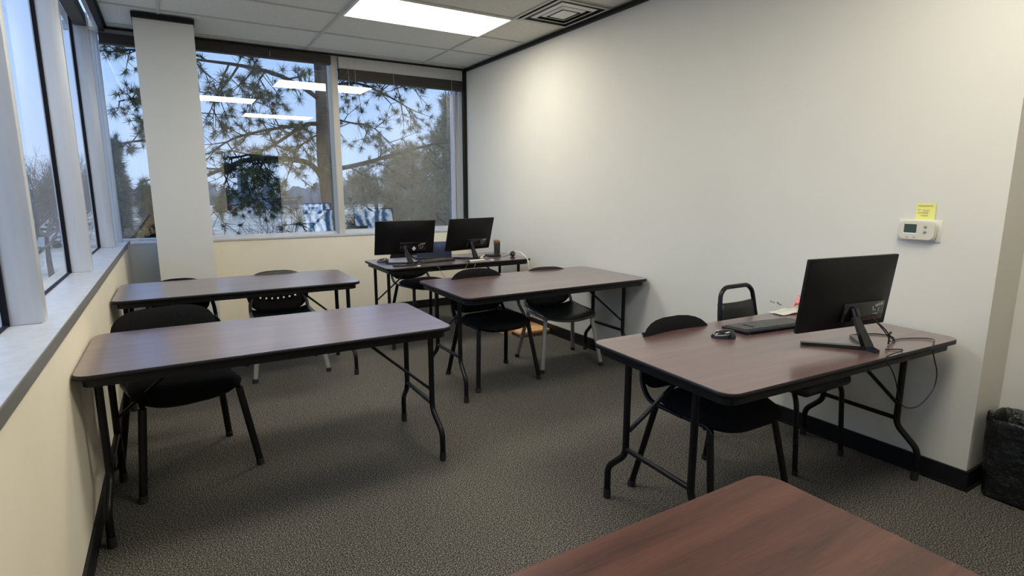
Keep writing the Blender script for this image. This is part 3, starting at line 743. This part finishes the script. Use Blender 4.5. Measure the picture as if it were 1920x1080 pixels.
# ------------------------------------------------------------------ waste bin
t = thing('waste_bin', 'black waste bin lined with a glossy black bag beside the wall corner', 'bin', (.118, -5.272, 0), 0)
def binp(w, d, h, z): return rrect(w, d, .05, 5)
def loft(secs):
    mb = MB(); n = len(secs[0][0]); vs = []
    for P, z in secs:
        for i, q in enumerate(P): vs.append((q[0], q[1], z(i) if callable(z) else z))
    fs = [(k*n+i, k*n+(i+1) % n, (k+1)*n+(i+1) % n, (k+1)*n+i) for k in range(len(secs)-1) for i in range(n)]
    return mb.add(vs, fs, True)
BX = .20; BD = .33
o = loft([(rrect(.02,.02,.005,8),0),(rrect(BX,BD,.03,8),0),(rrect(BX+.01,BD+.01,.035,8),.02),(rrect(BX+.030,BD+.030,.04,8),.34)]).build('bin', M['plastic'], t)
q = random.Random(4)
def wob(w, d, r, amp):
    P = rrect(w, d, r, 8); out = []
    for i, (a, b) in enumerate(P):
        # even out with noise
        s_ = 1+amp*(q.random()-.5); out.append((a*s_, b*s_))
    return out
o = loft([(wob(BX+.012,BD+.012,.04,.02),.01),(wob(BX+.03,BD+.03,.04,.03),.12),(wob(BX+.033,BD+.035,.045,.03),.25),(wob(BX+.046,BD+.050,.05,.02),.345),(wob(BX+.046,BD+.050,.05,.02),.375),(wob(BX+.03,BD+.03,.05,.02),lambda i:.374+.010*math.sin(i*1.9)),(wob(BX-.01,BD-.01,.05,.03),.32),(wob(BX-.03,BD-.03,.05,.05),.15),(wob(.1,.12,.03,.05),.06),(rrect(.02,.02,.005,8),.06)]).build('bag', M['bag'], t)
mod(o, 'SUBSURF', levels=1, render_levels=1)
tx = bpy.data.textures.new('crumple', 'CLOUDS'); tx.noise_scale = .06; tx.noise_depth = 3
mod(o, 'SUBSURF', levels=1, render_levels=1); mod(o, 'DISPLACE', strength=.010, texture=tx, mid_level=.5)
MB().bbox(-.122,-.098,.150,.178,.355,.405,.01).build('bag_knot', M['bag'], t)

# ------------------------------------------------------------------ wooden board on the floor
t = thing('wooden_pallet', 'low raw wood board lying on the carpet under the middle right table', 'board', (-.183, -1.55, 0), -.03)
MB().box(-.17,.165,-.20,.25,.034,.052).build('top_board', M['board_top'], t)
for xx in (-.16,-.02,.12): MB().box(xx, xx+.045, -.195,.245,0,.034).build('runner', M['board_side'], t)
MB().box(-.168,.163,-.203,-.196,.004,.033).build('side_board', M['board_side'], t)
MB().box(-.23,-.175,-.06,.16,.0,.045).build('end_block', M['board_top'], t)

# ------------------------------------------------------------------ outdoors
GZ = -4.0
gd = MB().box(-400, 400, 1.0, 700, GZ-.5, GZ).box(-400, -4.2, -200, 1.0, GZ-.5, GZ)
o = gd.build('snowy_ground', M['snow']); o['kind'] = 'structure'
def needles(mb, c, r, n, q, d=None, wdt=.0045):
    c = Vector(c)
    for _ in range(n):
        v = Vector((q.gauss(0,1), q.gauss(0,1), q.gauss(0,1))).normalized()
        if d is not None: v = (v*.75+d).normalized()
        s_ = v.cross(Vector((q.gauss(0,1), q.gauss(0,1), q.gauss(0,1)))).normalized()*wdt
        L = r*q.uniform(.6, 1.05); o = c - (d*r*q.uniform(0,.7) if d is not None else Vector())
        mb.add([o+s_, o-s_, o+v*L], [(0,1,2)])
def pine(label, trunk, tr, branches, seed, twigs=9, tuft=.17, nn=34, nm='needle', wd=.0045, spread=.55, mb_='bark', bmn='bark_dark', name='pine_tree', group='pine trees outside the windows'):
    q = random.Random(seed)
    t = thing(name, label, 'tree', trunk[0], 0, group); O = Vector(trunk[0])
    def rel(p): return Vector(p)-O
    MB().tube(smooth_path([rel(p) for p in trunk], 2), [tr*(1-.6*i/(len(smooth_path(trunk,2))-1)) for i in range(len(smooth_path(trunk,2)))], 14).build('trunk', M[mb_], t)
    bb = MB(); nd = MB()
    for P, r0 in branches:
        P = smooth_path([rel(p) for p in P], 2); n = len(P)
        bb.tube(P, [r0*(1-.75*i/(n-1)) for i in range(n)], 8)
        for k in range(twigs):
            f = q.uniform(.18, 1); i = min(n-2, int(f*(n-1))); p = P[i]; d = (P[i+1]-P[i]).normalized()
            v = (d*.6+Vector((q.gauss(0,1), q.gauss(0,1)*.8, q.gauss(-.1,.8)))*.75).normalized(); L = spread*q.uniform(.35, 1.15)
            mid = p+v*L*.5+Vector((0,0,-.06*L)); end = p+v*L+Vector((q.gauss(0,.05),q.gauss(0,.05),-.02-.1*q.random()*L))
            bb.tube([p, mid, end], [r0*.28+.003, r0*.15+.003, .003], 5)
            needles(nd, end, tuft*q.uniform(.7,1.1), nn, q, v*.55, wd)
            if q.random() < .6: needles(nd, mid+Vector((q.gauss(0,.05),0,q.gauss(0,.05))), tuft*.8, nn//2, q, v*.4, wd)
            for _ in range(2):
                v2 = (v+Vector((q.gauss(0,1),q.gauss(0,1),q.gauss(0,1)))*.8).normalized(); e2 = mid+v2*L*.5
                bb.tube([mid, e2], [.004+r0*.06, .002], 4, False)
                if q.random() < .75: needles(nd, e2, tuft*q.uniform(.6,1), int(nn*.8), q, v2*.5, wd)
    bb.build('branches', M[bmn], t); nd.build('needles', M[nm], t)
    return t
# main pine just outside the back window
A = at
pine('large pine with a thick grey trunk just outside the back window', [A(640,345,4)+Vector((0,0,-7)) if False else Vector((-.40,4,GZ)), Vector((-.48,4,0.2)), A(622,400,4), A(608,300,4.0), A(606,200,4), A(598,90,4.05), Vector((-.78,4.1,7.5))], .19, [
  ([A(612,345,4), A(585,305,3.9), A(540,298,3.8), A(470,296,3.6), A(420,315,3.5), A(375,335,3.4), A(330,350,3.2)], .055),
  ([A(602,232,4), A(570,232,3.9), A(530,262,3.7), A(490,285,3.7), A(430,298,3.7)], .04),
  ([A(560,236,3.9), A(520,240,3.8), A(470,250,3.7), A(430,262,3.7), A(390,290,3.6)], .03),
  ([A(604,190,4), A(570,165,3.9), A(520,138,3.7), A(450,122,3.5), A(395,115,3.4), A(340,108,3.2)], .045),
  ([A(604,250,4), A(575,262,3.8), A(550,290,3.6), A(545,320,3.6)], .018),
  ([A(448,122,3.5), A(430,150,3.4), A(405,180,3.4), A(392,215,3.4)], .018),
  ([A(500,130,3.6), A(480,160,3.6), A(470,190,3.6)], .014),
  ([A(612,320,4), A(660,312,3.9), A(720,296,3.9), A(790,275,4.0), A(860,262,4.1), A(930,255,4.2)], .045),
  ([A(604,170,4), A(660,150,3.9), A(720,175,3.8), A(770,205,3.8)], .03),
  ([A(600,130,4), A(680,128,3.9), A(750,160,3.8), A(800,150,3.8)], .03),
  ([A(604,215,4), A(650,230,3.9), A(700,235,3.8), A(730,270,3.8)], .022),
  ([A(625,395,4), A(605,405,3.9), A(590,420,3.8), A(565,445,3.7)], .035),
  ([A(470,296,3.6), A(478,320,3.6), A(470,345,3.6), A(455,362,3.6)], .010),
  ([A(430,312,3.5), A(425,340,3.5), A(412,370,3.5), A(400,400,3.5)], .010),
  ([A(500,296,3.7), A(510,330,3.7), A(480,360,3.7), A(495,375,3.7)], .009),
], 11, twigs=18, tuft=.165, nn=58, spread=.52, wd=.0038)
# crossing pine, left of the pillar
pine('pine with drooping tufts seen through the narrow window left of the pillar', [Vector((A(345,300,6.2).x,6.2,GZ)), Vector((A(345,300,6.2).x-.05,6.2,1)), Vector((A(345,300,6.2).x,6.2,5.5))], .10, [
  ([Vector((A(345,300,6.2).x,6.2,3.6)), A(290,180,5.6), A(250,185,5.2), A(222,190,5.0)], .03),
  ([Vector((A(345,300,6.2).x,6.2,4.3)), A(300,95,5.4), A(250,92,5.0), A(200,98,4.8)], .03),
  ([Vector((A(345,300,6.2).x,6.2,2.6)), A(290,262,5.8), A(250,265,5.4), A(222,270,5.2)], .03),
  ([Vector((A(345,300,6.2).x,6.2,2.2)), A(285,250,5.5), A(265,225,5.3)], .02),
  ([Vector((A(345,300,6.2).x,6.2,1.8)), A(300,330,5.8), A(270,340,5.6), A(250,360,5.5)], .025),
], 5, twigs=9, tuft=.17, nn=60, spread=.30)
def conifer(label, base, h, rad, seed, nm, n=900, tl=.28, wd=.012, name='conifer', z0=.1, dens=18):
    q = random.Random(seed); base = Vector(base)
    t = thing(name, label, 'tree', base, 0, 'trees beyond the windows')
    MB().tube([(0,0,0),(0,0,h*.5),(0,0,h*.96)], [.035*h*.5, .02*h*.5, .01], 8).build('trunk', M['bark'], t)
    nd = MB()
    for _ in range(n):
        f = q.random()**.8; z = h*(z0+(1-z0)*f); R_ = rad*(1-f)**.75*(.75+.25*math.sin(z*5))*math.sqrt(q.uniform(.25,1)); a = q.uniform(0, 2*PI)
        c = Vector((R_*math.cos(a), R_*math.sin(a), z)); d = Vector((math.cos(a), math.sin(a), -.1))
        needles(nd, c, tl*q.uniform(.6,1.1), dens, q, d*.5, wd)
    nd.build('needles', M[nm], t)
    return t
conifer('dark evergreen beside the pillar, outside the narrow back window', (A(278,400,7.6).x, 7.6, GZ), 5.35, .62, 23, 'needle_dark', 900, .30, .014)
conifer('far green pine left of the dark evergreen outside', (A(228,400,10.5).x, 10.5, GZ), 6.4, .80, 24, 'needle_tan', 900, .30, .014)
def loose_pine(label, base, clumps, seed, nm, tl=.2, wd=.006, n=210, lean=.0):
    # clumps: (dx, dy, z above ground, radius); each sits at the end of its own bough
    q = random.Random(seed); base = Vector(base)
    t = thing('pine_tree', label, 'tree', base, 0, 'pine trees outside the windows')
    top = max(c[2] for c in clumps)
    MB().tube(smooth_path([(0,0,0),(.05,0,top*.4),(-.06,.05,top*.75),(0,0,top)], 2), [.13*(1-.8*i/15) for i in range(16)], 9).build('trunk', M['bark'], t)
    br = MB(); nd = MB()
    for dx, dy, z, r in clumps:
        c = Vector((dx, dy, z)); s0 = Vector((0, 0, max(.5, z-.5*abs(dx)-.2)))
        br.tube(smooth_path([s0, s0.lerp(c, .5)+Vector((0,0,-.08)), c], 2), [.035-.0025*i for i in range(12)], 6)
        for _ in range(n):
            v = Vector((q.gauss(0,1), q.gauss(0,1), q.gauss(0,.8))).normalized()*r*q.random()**.45
            e_ = c+v
            if q.random() < .16: br.tube([c+v*.25, c+v*.6+Vector((0,0,-.03)), e_], [.009,.006,.003], 4, False)
            needles(nd, e_, tl*q.uniform(.6,1.1), 9, q, v.normalized()*.6+Vector((0,0,.25)), wd)
    br.build('branches', M['bark_dark'], t); nd.build('needles', M[nm], t)
    return t
def crown(seed, w_, z0, z1, k, r0=.32, r1=.5, skew=0):
    q = random.Random(seed); out = []
    for i in range(k):
        f = (i+.5)/k; z = z0+(z1-z0)*f; ww = w_*(1-.35*f)
        out.append((q.uniform(-ww, ww)+skew*f, q.uniform(-.6,.6), z-GZ, q.uniform(r0, r1)))
    return out
# bare trees beyond the left windows
loose_pine('tall grey-green pine filling the right edge of the right-hand back window', (A(838,300,7.0).x, 7.0, GZ), crown(3, .62, .0, 3.5, 22), 21, 'needle_tan')
loose_pine('full tan pine in the middle of the right-hand back window', (A(775,300,8.4).x, 8.4, GZ), crown(4, .80, -.3, 2.35, 22), 22, 'needle_tan')
loose_pine('low tan pine outside beside the window mullion', (A(705,300,10.2).x, 10.2, GZ), crown(5, .85, -.6, 1.75, 18, .38, .55), 23, 'needle_tan')
def bare(label, base, h, seed, spread=1.0, m='twig_haze', r0=.10, lv=4, name='bare_tree'):
    q = random.Random(seed); t = thing(name, label, 'tree', base, 0, 'bare winter trees outside')
    tk = MB(); br = MB()
    def rec(p, d, L, r, k):
        e = p+d*L; (tk if k == lv else br).tube([p, p+d*L*.5+Vector((q.gauss(0,.03),q.gauss(0,.03),0))*L, e], [r, r*.8, r*.6], 6 if k > 1 else 3, False)
        if k == 0: return
        for _ in range(5):
            v = (d+Vector((q.gauss(0,.6),q.gauss(0,.6),q.gauss(.1,.35)))*spread).normalized(); rec(e if q.random()<.6 else p+d*L*q.uniform(.5,1), v, L*q.uniform(.55,.8), r*.5, k-1)
    rec(Vector((0,0,0)), Vector((0,0,1)), h*.33, r0, lv)
    tk.build('trunk', M['bark'], t); br.build('branches', M[m], t); return t
for i, (px, Y, h_) in enumerate(((40,26,7.0),(75,34,8.2),(108,44,8.6),(145,55,8.8),(180,66,9.0))):
    p = A(px, 360, Y)
    bare(['bare brown tree nearest the viewer outside the left windows', 'tallest bare tree outside the left windows', 'bare tree showing between two left window fins', 'bare tree behind the far left window pane', 'bare tree near the corner post outside'][i], (p.x, p.y, GZ), h_*1.0, 40+i, 1.0, r0=.16, lv=5)
bare('thin bare young tree with brown twigs outside the wide back window', (A(534,400,14).x, 14, GZ), 5.9, 50, .8, 'twig_haze', .06)
# dry shrubs
for i, (px, Y, w_, h_) in enumerate(((470,16,.55,3.15),(508,17,.6,3.1),(575,15,.5,3.2),(548,18,.6,3.0))):
    p = A(px, 420, Y); q = random.Random(60+i); nd = MB()
    for _ in range(1400):
        a = q.uniform(0,2*PI); rr = w_*1.5*math.sqrt(q.random()); b = Vector((rr*.6*math.cos(a), rr*.6*math.sin(a), h_*q.uniform(.1,.75)))
        e_ = b+Vector((q.gauss(0,.15),q.gauss(0,.15),q.uniform(.25,.6))); s_ = Vector((.008,0,0))
        nd.add([b-s_, b+s_, e_], [(0,1,2)])
    o = nd.build('dry_shrub', M['drygrass']); o.location = (p.x, p.y, GZ)
    tag(o, ['tall dry tan shrub leftmost outside the wide back window', 'tall dry tan shrub second from left outside the window', 'dry shrub beside the pine trunk outside', 'dry shrub behind the young bare tree outside'][i], 'shrub', 'dry shrubs outside the back window')
# far tree line as rounded crowns, one band of individual masses
q = random.Random(9)
fx = MB()
for _ in range(620):
    x = q.uniform(-150, 260); y_ = q.uniform(190, 250); r = q.uniform(1.2, 3.2); hh = r*q.uniform(.8, 1.7)
    fx.lathe([(r*1.1,0),(r*1.15,hh*.5),(r*.8,hh*1.1),(r*.3,hh*1.5),(0,hh*1.6)], 7, (x, y_, GZ-.2))
o = fx.build('distant_tree_line', M['far_trees']); tag(o, 'hazy dark band of distant trees on the horizon', 'tree line', kind='stuff')
fx = MB()
for _ in range(200):
    x = q.uniform(-120, -20); y_ = q.uniform(120, 180); r = q.uniform(1.6, 3)
    fx.lathe([(r*.5,0),(r*1.0,r*.5),(r*1.05,r*.95),(r*.8,r*1.45),(0,r*1.75)], 10, (x, y_, GZ-.2))
tag(fx.build('distant_tree_line', M['far_trees']), 'distant trees seen through the left windows', 'tree line', kind='stuff')
def building(px0, px1, pytop, Y, label, m='far_build'):
    a, b = A(px0, 360, Y), A(px1, 360, Y); top = A((px0+px1)/2, pytop, Y).z
    t = thing('office_building', label, 'building', ((a.x+b.x)/2, Y, GZ)); w_ = (b.x-a.x)/2
    MB().box(-w_, w_, 0, 8, 0, top-GZ).build('walls', M[m], t)
    wn = MB(); nz = max(1, int((top-GZ)/3.4)); 
    for i in range(nz): wn.box(-w_*.9, w_*.9, -.05, 0, 1.2+i*3.4, 2.8+i*3.4)
    wn.build('window_band', M['carglass'], t)
    MB().box(-w_*1.02, w_*1.02, -.1, 8.1, top-GZ, top-GZ+.5).build('roof', M['far_trees'], t)
building(452, 467, 327, 180, 'dark tower block rising above the distant trees')
building(500, 560, 376, 150, 'long low building beyond the snowy car park')
def car(px, py_, Y, label, m, L=4.6):
    p = A(px, py_, Y); t = thing('parked_car', label, 'car', (p.x, p.y, GZ), 0, 'cars in the snowy car park')
    prof = [(-L/2,.35),(-L/2,.95),(-L*.36,1.05),(-L*.2,1.5),(L*.2,1.5),(L*.33,1.02),(L/2,.85),(L/2,.35)]
    vs = [(x, s_, z) for s_ in (-.9,.9) for x, z in prof]; n_ = len(prof)
    MB().add(vs, [tuple(range(n_)), tuple(range(n_, 2*n_))]+[(i,(i+1) % n_, n_+(i+1) % n_, n_+i) for i in range(n_)]).build('car_body', M[m], t)
    MB().box(-L*.2, L*.18, -.92, .92, 1.06, 1.42).build('windows', M['carglass'], t)
    for x in (-L*.32, L*.32):
        for s_ in (-.85,.85): MB().lathe([(0,-.1),(.34,-.1),(.34,.1),(0,.1)], 14, (x, s_, .34), Matrix.Rotation(PI/2,4,'X')).build('wheel', M['plastic'], t)
for i, (px, Y, m_, lab) in enumerate(((418,150,'red','red truck parked beyond the snowy lot'),(440,152,'carwhite','white car parked right of the red truck'),(480,130,'carwhite','white car in the middle of the snowy lot'),(530,128,'carwhite','white car parked behind the thin bare tree'),(585,120,'carwhite','white car parked beside the pine trunk'))):
    car(px, 385, Y, lab, m_)
for i, (px, yy) in enumerate(((70, 60), (88, 68), (106, 76))):
    car(px, 430, yy, ['white parked car leftmost outside the left windows', 'middle white parked car outside the left windows', 'rightmost of the white cars outside the left windows'][i], 'carwhite', 4.2)

# ------------------------------------------------------------------ world
w = bpy.data.worlds.new('sky'); scn.world = w; w.use_nodes = True
n, l = w.node_tree.nodes, w.node_tree.links
bg = n['Background']; tc = n.new('ShaderNodeTexCoord'); sp = n.new('ShaderNodeSeparateXYZ'); cr = n.new('ShaderNodeValToRGB')
e = cr.color_ramp.elements; e[0].position = .0; e[0].color = (.52,.66,.92,1); e[1].position = .75; e[1].color = (.46,.56,.78,1)
e.new(.16).color = (.42,.60,.95,1); e.new(.36).color = (.33,.52,.93,1)
nz = n.new('ShaderNodeTexNoise'); nz.inputs['Scale'].default_value = 2.5; nz.inputs['Detail'].default_value = 4
mx = n.new('ShaderNodeMix'); mx.data_type = 'RGBA'; mx.inputs['B'].default_value = (.70,.76,.92,1)
mr = n.new('ShaderNodeMapRange'); mr.inputs['From Min'].default_value = .45; mr.inputs['From Max'].default_value = .75; mr.inputs['To Max'].default_value = .3
l.new(tc.outputs['Generated'], sp.inputs[0]); l.new(sp.outputs['Z'], cr.inputs['Fac']); l.new(tc.outputs['Generated'], nz.inputs['Vector'])
l.new(nz.outputs['Fac'], mr.inputs['Value']); l.new(mr.outputs['Result'], mx.inputs['Factor']); l.new(cr.outputs['Color'], mx.inputs['A']); l.new(mx.outputs['Result'], bg.inputs['Color'])
bg.inputs['Strength'].default_value = 1.25

# ------------------------------------------------------------------ camera
cd = bpy.data.cameras.new('camera'); co = bpy.data.objects.new('camera', cd); C.objects.link(co)
cd.sensor_fit = 'HORIZONTAL'; cd.sensor_width = 36; cd.lens = FPX/1920*36; cd.clip_start = .02; cd.clip_end = 2000
co.location = CAM; co.rotation_euler = (PI/2+PITCH, 0, YAW)
scn.camera = co
scn.view_settings.view_transform = 'Standard'
scn.view_settings.look = 'None'
scn.view_settings.exposure = .27
scn.view_settings.gamma = 1.02
